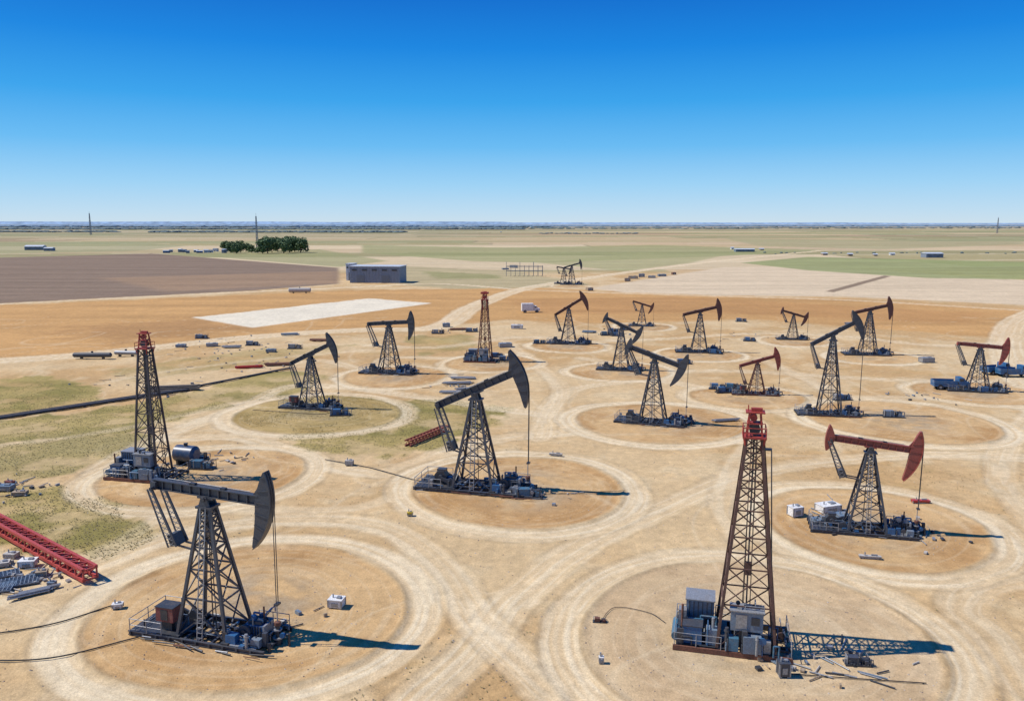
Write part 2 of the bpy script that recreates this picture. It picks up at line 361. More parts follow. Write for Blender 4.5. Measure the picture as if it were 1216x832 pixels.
# oil-darkened, trampled soil around each base
for i,(cx,cy,R) in enumerate(RINGS):
    g=np.where((np.abs(X-cx)<8)&(np.abs(Y-cy)<8))[0]
    q=ss(7,2.5,np.hypot(X[g]-cx,Y[g]-cy)+3*(n2[g]-.5)); q=q*.30*ss(.35,.6,nf[g]); col[g]=col[g]*(1-q[:,None])+np.array(S(128,104,80))*q[:,None]
padm=np.zeros(N)
for cx,cy,R in RINGS: padm=np.maximum(padm,ss(R+1,R-1,np.hypot(X-cx,Y-cy)))
Z[near]+=tz
Z+=np.where((Y>20)&(Y<500),(1-padm)*(0.26*(n2-0.5)+0.10*(nf-0.5))*(1-0.7*track),0)
Z+=0.04*(nf-0.5)*((Y>20)&(Y<400))
col=col*np.array([0.985,1.0,0.95])[None,:]
me=bpy.data.meshes.new('ground')
me.vertices.add(N); me.vertices.foreach_set('co',np.stack([X,Y,Z],1).astype(np.float32).ravel())
ii=np.arange((NR-1)*(NC-1)); rr=ii//(NC-1); cc=ii%(NC-1); a0=rr*NC+cc
quads=np.stack([a0,a0+1,a0+NC+1,a0+NC],1).astype(np.int32)
me.loops.add(quads.size); me.loops.foreach_set('vertex_index',quads.ravel())
me.polygons.add(len(quads)); me.polygons.foreach_set('loop_start',(np.arange(len(quads))*4).astype(np.int32))
try: me.polygons.foreach_set('loop_total',np.full(len(quads),4,np.int32))
except Exception: pass
me.polygons.foreach_set('use_smooth',np.ones(len(quads),bool))
me.update(calc_edges=True)
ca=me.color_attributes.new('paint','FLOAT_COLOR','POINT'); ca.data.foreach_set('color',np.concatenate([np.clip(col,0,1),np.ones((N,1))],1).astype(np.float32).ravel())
cb=me.color_attributes.new('cover','FLOAT_COLOR','POINT'); cb.data.foreach_set('color',np.stack([grass,track,grass*0,grass*0+1],1).astype(np.float32).ravel())
gm=bpy.data.materials.new('sandy_ground'); gm.use_nodes=True; n=gm.node_tree; b=n.nodes['Principled BSDF']; b.inputs['Roughness'].default_value=0.95
b.inputs['Specular IOR Level'].default_value=0.15
L=n.links.new
def nd(t): return n.nodes.new(t)
at=nd('ShaderNodeAttribute'); at.attribute_name='paint'; ac=nd('ShaderNodeAttribute'); ac.attribute_name='cover'
tc=nd('ShaderNodeTexCoord')
def noise(sc,det,ro=0.6):
    x=nd('ShaderNodeTexNoise'); x.inputs['Scale'].default_value=sc; x.inputs['Detail'].default_value=det; x.inputs['Roughness'].default_value=ro; L(tc.outputs['Object'],x.inputs['Vector']); return x
def mrng(src,a,b_,c,d):
    x=nd('ShaderNodeMapRange'); x.inputs[1].default_value=a;x.inputs[2].default_value=b_;x.inputs[3].default_value=c;x.inputs[4].default_value=d; L(src,x.inputs[0]); return x.outputs[0]
def mul(a,b_):
    x=nd('ShaderNodeMix'); x.data_type='RGBA'; x.blend_type='MULTIPLY'; x.inputs[0].default_value=1; L(a,x.inputs[6]); L(b_,x.inputs[7]); return x.outputs[2]
na=noise(0.9,6,0.72); nb=noise(6,4,0.75); nc_=noise(0.12,4,0.6)
c1=mul(at.outputs['Color'],mrng(na.outputs['Fac'],0.3,0.7,0.82,1.18))
c2=mul(c1,mrng(nb.outputs['Fac'],0.3,0.7,0.80,1.20))
c3=mul(c2,mrng(nc_.outputs['Fac'],0.3,0.7,0.92,1.07))
sp=noise(2.2,6,0.8); spm=mrng(sp.outputs['Fac'],0.42,0.62,0,0.5)
sx=nd('ShaderNodeSeparateColor'); L(ac.outputs['Color'],sx.inputs[0])
mm=nd('ShaderNodeMath'); mm.operation='MULTIPLY'; L(spm,mm.inputs[0]); L(sx.outputs[0],mm.inputs[1])
mg=nd('ShaderNodeMix'); mg.data_type='RGBA'; L(mm.outputs[0],mg.inputs[0]); L(c3,mg.inputs[6]); mg.inputs[7].default_value=(0.18,0.15,0.055,1)
L(mg.outputs[2],b.inputs['Base Color'])
bu=nd('ShaderNodeBump'); bu.inputs['Strength'].default_value=0.6; bu.inputs['Distance'].default_value=0.1
ad=nd('ShaderNodeMath'); ad.operation='ADD'; L(na.outputs['Fac'],ad.inputs[0]); L(nb.outputs['Fac'],ad.inputs[1]); L(ad.outputs[0],bu.inputs['Height']); L(bu.outputs[0],b.inputs['Normal'])
me.materials.append(gm)
go=bpy.data.objects.new('ground',me); COL.objects.link(go); go['kind']='structure'; go['label']='sandy oilfield ground with wheel tracks and farm fields'
# ---------------------------------------------------------------- stones and tufts
def scatter(name,label,cnt,sel,fn,mats):
    ids=np.random.choice(sel,cnt); mb=MB()
    for i in ids: fn(mb,X[i]+random.uniform(-.1,.1),Y[i]+random.uniform(-.1,.1),Z[i])
    o=bpy.data.objects.new(name,mb.mesh(name,mats)); COL.objects.link(o); o['kind']='stuff'; o['label']=label; o['category']=name.replace('_',' ')
def stone(mb,x,y,z):
    r=random.choice([.04,.05,.06,.08,.1]) ; a=random.random()*3
    vs=[(x+r*random.uniform(.7,1.3)*math.cos(a+k*1.57),y+r*random.uniform(.7,1.3)*math.sin(a+k*1.57),z-0.01) for k in range(4)]+[(x+r*random.uniform(-.3,.3),y+r*random.uniform(-.3,.3),z+r*random.uniform(.5,1.))]
    mb.add(vs,[(0,1,4),(1,2,4),(2,3,4),(3,0,4)],random.choice([0,0,0,1]))
def tuft(mb,x,y,z):
    for k in range(5):
        a=random.random()*6.28; h=random.uniform(.04,.12); l=random.uniform(.05,.16); w=.035
        dx,dy=math.cos(a),math.sin(a)
        mb.add([(x-dy*w,y+dx*w,z),(x+dy*w,y-dx*w,z),(x+dx*l,y+dy*l,z+h)],[(0,1,2)],random.choice([0,0,1]))
M_st=mat('stone',(0.30,0.23,0.17),0.9); M_st2=mat('pale_stone',(0.45,0.38,0.3),0.9)
M_g1=mat('dry_grass',(0.40,0.32,0.15),0.9); M_g2=mat('olive_grass',(0.24,0.21,0.085),0.9)
sel=np.where((Y>30)&(Y<110)&(track<.3))[0]; scatter('stones','small stones scattered over the sand',4500,sel,stone,[M_st,M_st2])
sel=np.where((Y>40)&(Y<150)&(grass>.5))[0]; scatter('grass_tufts','dry olive grass tufts on sand',9000,sel,tuft,[M_g1,M_g2])
sel=np.where((Y>30)&(Y<120)&(track<.1)&(grass<.1)&(padm<.1)&(n1>.5))[0]; scatter('dry_weeds','sparse dry weeds between the tracks',3000,sel,tuft,[M_g1,M_g2])
# ---------------------------------------------------------------- pumpjack
PZ=10.0; RH=5.4
def lattice(mb,bx,by,tx,ty,z0,z1,tiers,leg,br,m=0,mbr=0):
    def P(sx,sy,t): return ((bx+(tx-bx)*t)*sx,(by+(ty-by)*t)*sy,z0+(z1-z0)*t)
    C=[(-1,-1),(1,-1),(1,1),(-1,1)]
    for c in C: mb.beam(P(*c,0),P(*c,1),leg,leg,m)
    ratio=tx/bx; q=ratio**(1/tiers); acc=[0]; s_=0
    for i in range(tiers): s_+=q**i; acc.append(s_)
    ts=[a/s_ for a in acc]
    for i in range(tiers):
        for k in range(4):
            a=C[k]; b_=C[(k+1)%4]
            mb.beam(P(*a,ts[i+1]),P(*b_,ts[i+1]),br,br,mbr)
            mb.beam(P(*a,ts[i]),P(*b_,ts[i+1]),br,br*.7,mbr); mb.beam(P(*b_,ts[i]),P(*a,ts[i+1]),br*.7,br,mbr)
    return P
def rail(mb,pts,h=1.1,m=0,z=0.5):
    for i,p in enumerate(pts):
        mb.cyl((p[0],p[1],z),(p[0],p[1],z+h),.035,m,6)
        if i:
            q=pts[i-1]
            for hh in(.55,1.08): mb.cyl((q[0],q[1],z+h*hh/1.1),(p[0],p[1],z+h*hh/1.1),.03,m,6)
def crescent(R,a0,a1,wmax,wtip,peak,sgn=1,n=18):
    O=[];I=[]
    for i in range(n+1):
        t=i/n; a=math.radians(a0+(a1-a0)*t)
        wv=wtip+(wmax-wtip)*(math.sin(math.pi*min(1,(t/peak*0.5 if t<peak else 0.5+0.5*(t-peak)/(1-peak))))**0.8)
        O.append((sgn*R*math.cos(a),R*math.sin(a))); I.append((sgn*(R-wv)*math.cos(a),(R-wv)*math.sin(a)))
    return O,I
CACHE={}
def pj_meshes(key):
    if key in CACHE: return CACHE[key]
    pal,var=key; rnd=random.Random(len(pal)*10+var)
    main,beamm,accent={'dark':(M_dark,M_dark,M_blue),'brown':(M_dark,M_brown,M_blue),'red':(M_dark,M_red,M_blue),'rusty':(M_brown,M_red,M_slate)}[pal]
    d={}; mats=[main,M_black,accent,M_rust,M_grey,beamm,M_slate,M_concrete,M_rbox]
    mb=MB()
    for y in(-1.9,1.9,-0.7,0.7): mb.box((-.4,y,.36),(11.6,.22,.05),0); mb.box((-.4,y,.08),(11.6,.22,.05),0); mb.box((-.4,y,.22),(11.6,.06,.26),0)
    x=-6
    while x<5.4: mb.box((x,0,.26),(.16,4.1,.18),0); x+=1.15
    for x0 in(-4.9,3.6): mb.box((x0,-1.2,.42),(2.2,1.3,.04),4)
    for i in range(14): 
        a=rnd.uniform(-6,4.5); y=rnd.choice([-2.2,2.2])+rnd.uniform(-.4,.1); mb.cyl((a,y,.08+rnd.uniform(0,.2)),(a+rnd.uniform(.6,2.4),y-rnd.uniform(-.3,.3),.1+rnd.uniform(0,.2)),rnd.uniform(.03,.07),rnd.choice([1,4,3,0]),6)
    clutter(mb,-2.0,2.0,-1.6,1.6,.38,.8,9,[0,4,2,6],rnd)
    d['skid_base']=mb.mesh('skid_base',mats)
    mb=MB(); P=lattice(mb,2.1,1.6,.4,.36,.4,9.35,6,.22,.10)
    mb.box((0,0,9.42),(1.35,1.15,.16),0); 
    for s_ in(-1,1):
        mb.prism([(-.45,9.5),(.45,9.5),(.22,10.12),(-.22,10.12)],s_*.42-.07,s_*.42+.07,0); 
        for t in(-1,1): mb.box((2.1*t,1.6*s_,.45),(.6,.6,.12),1)
    mb.cyl((0,-.62,10),(0,.62,10),.16,1,10)
    mb.cyl((-.3,.2,.4),(-.1,.1,9.4),.05,1,6); mb.cyl((.25,-.1,.4),(.1,-.1,9.4),.04,1,6)
    d['tower']=mb.mesh('tower',mats)
    mb=MB()
    for s_ in(-.22,.22): mb.beam((s_-.0,-1.85,.4),(s_,-.58,9.4),.06,.06,4)
    for i in range(26):
        t=i/26; mb.beam((-.22,-1.85+1.27*t,.6+8.7*t),(.22,-1.85+1.27*t,.6+8.7*t),.04,.04,4)
    d['ladder']=mb.mesh('ladder',mats)
    mb=MB()
    mb.box((-.1,0,.40),(9.0,.5,.07),5); mb.box((-.1,0,-.27),(9.0,.5,.07),5); mb.box((-.1,0,.065),(9.0,.14,.62),5)
    x=-4.5
    while x<4.3: mb.box((x,0,.065),(.06,.44,.6),5); x+=.8
    mb.box((0,0,-.37),(1.3,.6,.13),5); mb.box((-4.4,0,0.0),(.45,.85,.6),5); mb.cyl((-4.35,-.75,-.15),(-4.35,.75,-.15),.13,1,10)
    mb.box((-1.2,0,.5),(.5,.3,.14),1); mb.box((1.4,0,.5),(.4,.3,.12),1); mb.cyl((-3.5,.2,.5),(3.5,.2,.5),.03,4,5)
    mb.beam((4.3,0,.1),(RH-.5,0,.1),.34,.5,5)
    d['walking_beam']=mb.mesh('walking_beam',mats)
    mb=MB(); O,I=crescent(RH,25,-42,1.25,.13,.38)
    n_=len(O)
    for i in range(n_-1):
        mb.prism([O[i],O[i+1],I[i+1],I[i]],-.22,.22,5)
        o2=[(p[0]*1.012,p[1]*1.012) for p in(O[i],O[i+1])]
        mb.prism([o2[0],o2[1],O[i+1],O[i]],-.36,.36,5)
        if i%3==1:
            for s_ in(-1,1): mb.beam((O[i][0],s_*.25,O[i][1]),(I[i][0],s_*.25,I[i][1]),.05,.08,5)
    mb.beam((RH-1.4,0,.4),(RH*math.cos(math.radians(20))-.15,0,RH*math.sin(math.radians(20))),.16,.16,5)
    d['horsehead']=mb.mesh('horsehead',mats)
    mb=MB(); O,I=crescent(4.95,18,-18,1.0,.15,.5,-1)
    for i in range(len(O)-1): mb.prism([O[i],O[i+1],I[i+1],I[i]],-.3,.3,5)
    d['tail_weight']=mb.mesh('tail_weight',mats)
    mb=MB()
    mb.box((-3.9,0,.43),(4.3,3.6,.05),1)
    mb.prism([(-4.4,.4),(-3.1,.4),(-3.1,1.2),(-3.4,1.7),(-4.1,1.7),(-4.4,1.3)],-.5,.5,1)
    mb.box((-3.7,.0,1.8),(.9,.7,.22),0)
    for s_ in(-1,1):
        mb.cyl((-3.7,s_*.5,1.1),(-3.7,s_*.75,1.1),.28,0,12); mb.beam((-3.7,s_*.85,1.15),(-2.5,s_*.85,.7),.16,.34,0)
        mb.prism([(-2.9,.42),(-2.3,.41),(-2.1,.9),(-2.5,1.2),(-3.0,1.0)],s_*.85-.1,s_*.85+.12,0)
    clutter(mb,-5.8,-2.4,-1.6,1.4,.4,1.2,15,[0,1,4,6,2,4],rnd)
    d['gearbox']=mb.mesh('gearbox',mats)
    mb=MB(); mb.box((-3.3,-.9,1.75),(1.5,1.1,1.1),8); mb.box((-3.3,-.9,2.33),(1.6,1.2,.06),1); mb.box((-3.3,-.9,.8),(.9,.7,.8),1); mb.box((-3.3,-1.47,1.75),(.6,.04,.8),1)
    d['control_box']=mb.mesh('control_box',mats)
    mb=MB()
    mb.box((3.7,.1,.95),(1.5,1.2,1.0),[1,2,6][var%3]); mb.box((3.7,.1,1.58),(1.1,.9,.25),0); mb.box((4.65,-.1,1.05),(.16,1.2,1.1),4)
    for i in range(6): mb.box((3.15+i*.22,-.56,1.0),(.07,.1,.8),0)
    mb.cyl((3.1,-.85,1.05),(3.1,-.7,1.05),.5,0,16); mb.cyl((3.1,-.97,1.05),(3.1,-.84,1.05),.2,1,12)
    mb.cyl((4.1,.3,1.6),(4.1,.3,2.6),.07,3,8); mb.cyl((3.5,-.1,1.6),(3.5,-.1,2.05),.2,2,10)
    mb.box((2.5,-1.4,.75),(.8,.6,.7),2); mb.box((4.5,-1.4,.7),(.7,.5,.6),6)
    clutter(mb,2.0,5.1,-1.9,1.8,.38,1.5,30,[0,1,2,4,6,0,2],rnd)
    clutter(mb,3.0,4.4,-.6,.8,1.4,2.1,7,[0,4,2,6],rnd)
    d['engine']=mb.mesh('engine',mats)
    mb=MB()
    mb.cyl((0,0,0),(0,0,.5),.3,1,12); mb.cyl((0,0,.5),(0,0,.6),.42,4,12); mb.cyl((0,0,.6),(0,0,1.5),.17,1,10); mb.cyl((0,0,1.1),(0,0,1.2),.3,4,12)
    mb.cyl((-.9,0,.85),(.9,0,.85),.1,1,8); mb.cyl((.5,-.3,.85),(.5,-.1,.85),.2,2,10); mb.cyl((0,0,1.5),(0,0,1.75),.24,3,10); mb.cyl((.9,0,0),(.9,0,.95),.1,1,8)
    mb.cyl((0,-1.2,.3),(0,.9,.3),.08,1,8); mb.cyl((0,-1.2,0),(0,-1.2,.7),.12,1,8)
    d['wellhead']=mb.mesh('wellhead',mats)
    mb=MB(); rail(mb,[(-3.2,-2),(-4.5,-2),(-6,-2),(-6,0),(-6,2),(-4.5,2),(-3.2,2)],1.0,4,.38); d['guard_rail']=mb.mesh('guard_rail',mats)
    mb=MB(); rail(mb,[(5.2,1.9),(3.8,1.9),(2.6,1.9)],1.0,4,.38); d['side_rail']=mb.mesh('side_rail',mats)
    CACHE[key]=(d,mats); return CACHE[key]
NV=[0]
def pumpjack(bx,by,pivy,head,tilt,pal,label,tail=False,k=1.0):
    x,y=gp(bx,by); hp=height_at(y,pivy); s_=hp/PZ*k; st=1/k
    NV[0]+=1; d,mats=pj_meshes((pal,NV[0]%3))
    e=thing('pumpjack',label,'oil pump',(x,y,0),math.radians(head),s_,'pumpjacks across the oilfield')
    for q in('skid_base','gearbox','engine'): part(e,q,d[q])
    if NV[0] in(1,14,6): part(e,'control_box',d['control_box'])
    part(e,'guard_rail',d['guard_rail']); part(e,'guard_rail',d['side_rail'])
    part(e,'tower',d['tower'],(0,0,.4*(1-st)),sz=st); part(e,'ladder',d['ladder'],(0,0,.4*(1-st)),sz=st)
    pz=PZ*st+.4*(1-st)+.40
    wb=part(e,'walking_beam',d['walking_beam'],(0,0,pz),(0,-math.radians(tilt),0))
    part(wb,'horsehead',d['horsehead'])
    if tail: part(wb,'tail_weight',d['tail_weight'])
    t=math.radians(tilt)
    part(e,'wellhead',d['wellhead'],(RH,0,0))
    top=25+tilt; a=math.radians(min(0,top)); tz_=pz+RH*math.sin(a)
    mb=MB()
    if tilt>-24:
        prev=None
        for q in range(7):
            aa=math.radians(0+(top-0)*q/6)
            p=(RH*1.02*math.cos(aa),pz+RH*1.02*math.sin(aa))
            if prev:
                for yy in(-.12,.12): mb.cyl((prev[0],yy,prev[1]),(p[0],yy,p[1]),.035,1,5)
            prev=p
    for yy in(-.12,.12): mb.cyl((RH*1.02,yy,tz_),(RH*1.01,yy,3.2),.035,1,6)
    mb.box((RH*1.01,0,3.15),(.3,.5,.14),1); mb.cyl((RH,0,1.7),(RH,0,3.2),.05,4,6)
    part(e,'bridle_cable',mb.mesh('bridle_cable',mats))
    T=Vector((-4.35*math.cos(t)+.15*math.sin(t),0,pz-4.35*math.sin(t)-.15*math.cos(t)))
    dirn=Vector((2.0-tilt*0.01,0,-4.6)).normalized(); E=T+dirn*4.7
    for sy in(-1,1):
        mb=MB(); a0=T+Vector((0,sy*.62,0)); a1=E+Vector((0,sy*.62,0))
        mb.beam(a0,a1,.12,.17,0)
        side=Vector((-.62,0,-.14)); mb.beam(a0+side*.6,a1+side*1.2,.08,.1,0)
        for q in range(11):
            u0=q/11;u1=(q+1)/11
            A=a0.lerp(a1,u0);B=(a0+side*.6).lerp(a1+side*1.2,u1); mb.beam(A,B,.04,.04,4)
            mb.beam((a0+side*.6).lerp(a1+side*1.2,u0),a0.lerp(a1,u1),.04,.04,4)
        part(e,'pitman_arm',mb.mesh('pitman_arm',mats))
    mb=MB(); q=T.lerp(E,.8); s2=Vector((-.66,0,-.14))
    mb.prism([(q.x,q.z),(E.x,E.z),(E.x+s2.x,E.z+s2.z),(q.x+s2.x*.85,q.z+s2.z)],-.48,.48,0)
    lz=(E.z-.2); fx=2.1+(0.4-2.1)*min(1,max(0,(lz-.4)/(9*st)))
    for s_2 in(-1,1): mb.beam(E+Vector((0,s_2*.4,0)),(-fx,s_2*.4,lz),.12,.12,0)
    part(e,'counterweight',mb.mesh('counterweight',mats))
    return e
pumpjack(256,752,590,-16,-3,'dark','large dark grey pumpjack with level beam and red-brown box',k=.93)
pumpjack(566,580,467,-14,25,'dark','dark grey pumpjack with raised horsehead on a ringed sand pad')
pumpjack(1027,630,531,-14,-6,'red','red-brown beam pumpjack beside white crates on sand',True)
pumpjack(775,502,426,-20,-18,'dark','dark pumpjack with lowered horsehead on a round pad',True,k=.93)
pumpjack(984,492,397,-10,30,'dark','dark slim pumpjack with steeply raised horsehead on sand',k=.64)
pumpjack(371,484,423,-12,26,'dark','dark pumpjack with raised horsehead beside dry grass')
pumpjack(463,443,386,-12,4,'dark','dark pumpjack with level beam and small engine skid')
pumpjack(675,408,366,-10,32,'brown','brown beam pumpjack with steeply raised horsehead')
pumpjack(737,439,388,-14,-24,'dark','dark pumpjack with lowered horsehead and tail weight',True,k=.9)
pumpjack(830,418,371,-8,14,'brown','brown beam pumpjack with slightly raised horsehead',k=.95)
pumpjack(762,387,362,-14,-16,'brown','small brown pumpjack with lowered horsehead')
pumpjack(941,403,374,-8,-16,'brown','brown pumpjack with tail weight and lowered horsehead',True,k=1.05)
pumpjack(1030,421,369,-8,14,'brown','dark-legged pumpjack with brown raised horsehead',k=.88)
pumpjack(898,468,431,-10,18,'rusty','low rusty pumpjack with wide equipment skid',k=1.25)
pumpjack(1160,464,413,-14,-4,'red','red-brown beam pumpjack next to blue trucks',k=1.08)
pumpjack(679,338,316,-8,16,'dark','lone dark pumpjack beside the pale dirt road')
pumpjack(669,337,319,-8,-10,'dark','small dark pumpjack near the dirt road')
# ---------------------------------------------------------------- derricks
M_teal=mat('teal_machinery',(0.055,0.15,0.23),0.42,dirt=0.4)
def derrick(bx,by,topy,rz,tower_m,label,seed,bw=1.75,red=False):
    rnd=random.Random(seed)
    x,y=gp(bx,by); h=height_at(y,topy); s_=h/18.6
    mats=[tower_m,M_black,M_blue,M_rust,M_grey,M_crown,M_slate,M_dark,M_teal]
    e=thing('derrick',label,'oil derrick',(x,y,0),math.radians(rz),s_,'oil derricks on sand pads')
    mb=MB(); lattice(mb,bw,bw,.55,.55,.45,16.2,8,.2,.09)
    for p in((.3,.2),(-.3,.1)): mb.cyl((p[0],p[1],.5),(p[0]*.6,p[1]*.6,16),.035,1,6)
    part(e,'tower',mb.mesh('tower',mats))
    mb=MB()
    mb.box((0,0,16.3),(1.7,1.7,.1),5)
    for a in(-.75,.75):
        for b_ in(-.75,.75): mb.beam((a*.7,b_*.7,15.2 if not red else 13.5),(a,b_,16.3),.12 if not red else .2,.12 if not red else .2,5)
    for a in(-.5,.5):
        for b_ in(-.42,.42): mb.beam((a*1.1,b_*1.1,16.3),(a*.75,b_*.75,18.1),.13,.13,5)
        mb.beam((a*1.1,-.46,16.5),(a*.8,.36,17.6),.07,.07,5); mb.beam((a*1.1,.46,16.5),(a*.8,-.36,17.6),.07,.07,5)
    mb.box((0,0,17.3),(1.1,1.0,.08),5); mb.cyl((0,-.35,16.85),(0,.35,16.85),.4,5 if red else 1,14); mb.cyl((-.1,-.3,17.7),(-.1,.3,17.7),.26,5,12)
    mb.box((0,0,18.12),(1.35,1.0,.1),5); mb.box((.1,0,18.3),(.8,.3,.22),5); mb.cyl((-.5,0,18.15),(-.5,0,18.6),.04,5,6)
    if red: mb.box((0,0,18.0),(1.9,1.4,.5),5)
    rail(mb,[(-.8,-.8),(.8,-.8),(.8,.8),(-.8,.8),(-.8,-.8)],.75,5,16.3)
    part(e,'crown_block',mb.mesh('crown_block',mats))
    mb=MB(); b0=bw+.2
    for sx_ in(-.2,.2): mb.beam((b0,sx_,.5),(.72,sx_,16.2),.06,.06,0)
    for i in range(44):
        t=i/44; xx=b0-(b0-.72)*t; mb.beam((xx,-.2,.6+15.6*t),(xx,.2,.6+15.6*t),.035,.035,0)
    part(e,'ladder',mb.mesh('ladder',mats))
    mb=MB()
    for yy in(-2.4,-.8,.8,2.4): mb.box((-1,yy,.22),(8.6,.2,.38),3 if yy<0 else 7)
    for q in range(9): mb.box((-5.0+q*1.0,0,.28),(.16,4.9,.22),7)
    mb.box((-3.2,0,.43),(3.8,4.4,.04),1)
    clutter(mb,-2,2.8,-2.2,2.2,.4,.9,22,[0,1,4,7,2,6],rnd)
    part(e,'skid_base',mb.mesh('skid_base',mats))
    mb=MB()
    mb.box((-3.4,.9,2.3),(2.1,1.9,1.4),6); mb.box((-3.4,.9,1.1),(1.8,1.7,1.1),7); mb.box((-3.4,.9,3.05),(2.25,2.05,.08),4); mb.box((-4.7,-.2,1.4),(.6,.8,1.9),4)
    for i in range(6): mb.box((-4.2+i*.33,-.08,2.3),(.06,.06,1.2),1)
    mb.box((-3.9,-1.4,1.1),(1.4,1.2,1.3),2); mb.box((-3.9,-1.4,1.82),(1.5,1.3,.08),7); mb.box((-2.5,-1.6,1.1),(.8,.8,1.2),6); mb.cyl((-5.1,-1.9,.85),(-5.1,.6,.85),.36,8,12)
    mb.cyl((-4.7,-.9,1.2),(-4.7,-.9,3.0),.09,3,8); mb.cyl((-2.4,-1.6,1.6),(-2.4,-1.6,2.5),.12,4,8)
    clutter(mb,-5.2,-2.2,-2.3,2.0,.45,2.1,44,[1,8,2,4,6,7,2,4],rnd)
    part(e,'engine',mb.mesh('engine',mats))
    mb=MB(); mb.box((0,-1.5,2.7),(2.3,1.2,1.5),6); mb.box((0,-1.5,3.5),(2.5,1.4,.08),4); mb.box((-.4,-2.13,2.7),(.8,.05,1.1),4); mb.box((.6,-2.13,2.8),(.6,.05,.6),1); mb.box((.1,-1.2,1.2),(1.8,1.3,1.4),7)
    mb.box((.4,-2.2,1.1),(1.3,.7,1.3),6,.1); mb.box((-.9,-2.1,.95),(.7,.7,1.0),8); mb.box((1.5,-2.0,.9),(.5,.5,.9),4)
    clutter(mb,-1.6,2.0,-2.7,-.6,.45,2.1,30,[1,2,4,6,7,8],rnd); clutter(mb,-.8,.9,-2.0,-1.1,3.5,4.0,6,[1,4,6],rnd)
    part(e,'control_cabinet',mb.mesh('control_cabinet',mats))
    mb=MB(); mb.cyl((0,0,.5),(0,0,16.2),.06,1,8); mb.cyl((.25,0,3),(.25,0,16.2),.025,1,5); mb.cyl((-.2,.1,3),(-.2,.1,16.2),.025,1,5); mb.box((0,0,6),(.45,.3,1.0),0)
    part(e,'travelling_block',mb.mesh('travelling_block',mats))
    mb=MB(); mb.cyl((bw-.2,-1.2,.4),(1.2,-.8,15.6),.045,1,6); mb.box((1.0,-.6,15.5),(.5,.4,.12),1)
    part(e,'guide_pole',mb.mesh('guide_pole',mats))
    mb=MB(); rail(mb,[(-1.8,-2.4),(-3.6,-2.4),(-5.2,-2.4),(-5.2,0),(-5.2,2.4),(-3,2.4),(0,2.4)],1.0,4,.42); part(e,'guard_rail',mb.mesh('guard_rail',mats))
    mb=MB(); rail(mb,[(3.2,-2.4),(3.2,0),(3.2,2.4)],1.0,4,.42); part(e,'guard_rail',mb.mesh('guard_rail',mats))
    return e
M_t1=mat('weathered_brown_steel',(0.12,0.062,0.044),0.75,dirt=.8,rust=(0.05,0.036,0.032))
M_t2=mat('dark_rust_steel',(0.055,0.047,0.05),0.7,dirt=.5,rust=(0.12,0.05,0.035))
derrick(884,762,481,-14,M_t1,'tall weathered lattice derrick with red crown and blue engine skid',11,2.1)
derrick(183,566,391,-12,M_t2,'dark lattice derrick with red crown on a sand pad',12,1.55)
derrick(576,429,345,-10,mat('rusty_red_steel',(0.17,0.06,0.042),.7,dirt=.5,rust=(.09,.04,.03)),'distant rusty lattice derrick with red crown block',13,1.7,True)
# ---------------------------------------------------------------- misc things
def crate(px,py,d,matl,label,cat='box',name='equipment_box',rz=0.2,z=0):
    x,y=gp(px,py); mb=MB(); mb.box((0,0,d[2]/2+.1),d,0); mb.box((0,0,d[2]+.13),(d[0]+.1,d[1]+.1,.06),0)
    for a in(-1,1):
        mb.box((a*d[0]*.35,0,.05),(.15,d[1],.1),1)
        for b_ in(-1,1): mb.box((a*(d[0]/2),b_*(d[1]/2),d[2]/2+.1),(.1,.1,d[2]),1)
    mb.box((0,-d[1]/2-.012,d[2]*.55),(d[0]*.5,.03,d[2]*.5),1)
    mb.box((d[0]*.2,0,d[2]+.22),(d[0]*.3,d[1]*.4,.14),1); mb.cyl((-d[0]*.25,0,d[2]+.1),(-d[0]*.25,0,d[2]+.45),.06,1,8)
    return thing(name,label,cat,(x,y,z),rz,1,None,mb.mesh(name,[matl,M_grey]))
def pipes(px,py,n,L_,r,matl,label,rz=0.3,name='pipe_bundle'):
    x,y=gp(px,py); mb=MB(); rows=max(1,n//5); c=0
    for j in range(rows+1):
        for i in range(5-j):
            if c>=n: break
            o=random.uniform(-.5,.5); mb.cyl((-L_/2+o,(i-2+j*.5)*2.05*r,r+.15+j*1.75*r),(L_/2+o,(i-2+j*.5)*2.05*r,r+.15+j*1.75*r),r,0,8); c+=1
    for a in(-.35,.35): mb.box((a*L_,0,.07),(.15,11*r,.14),1)
    return thing(name,label,'pipes',(x,y,0),rz,1,'pipe bundles lying on the sand',mb.mesh(name,[matl,M_wood]))
def seg(p0,p1):
    a=Vector((*gp(*p0),0)); b_=Vector((*gp(*p1),0)); return a,(b_-a).length,math.atan2(b_.y-a.y,b_.x-a.x)
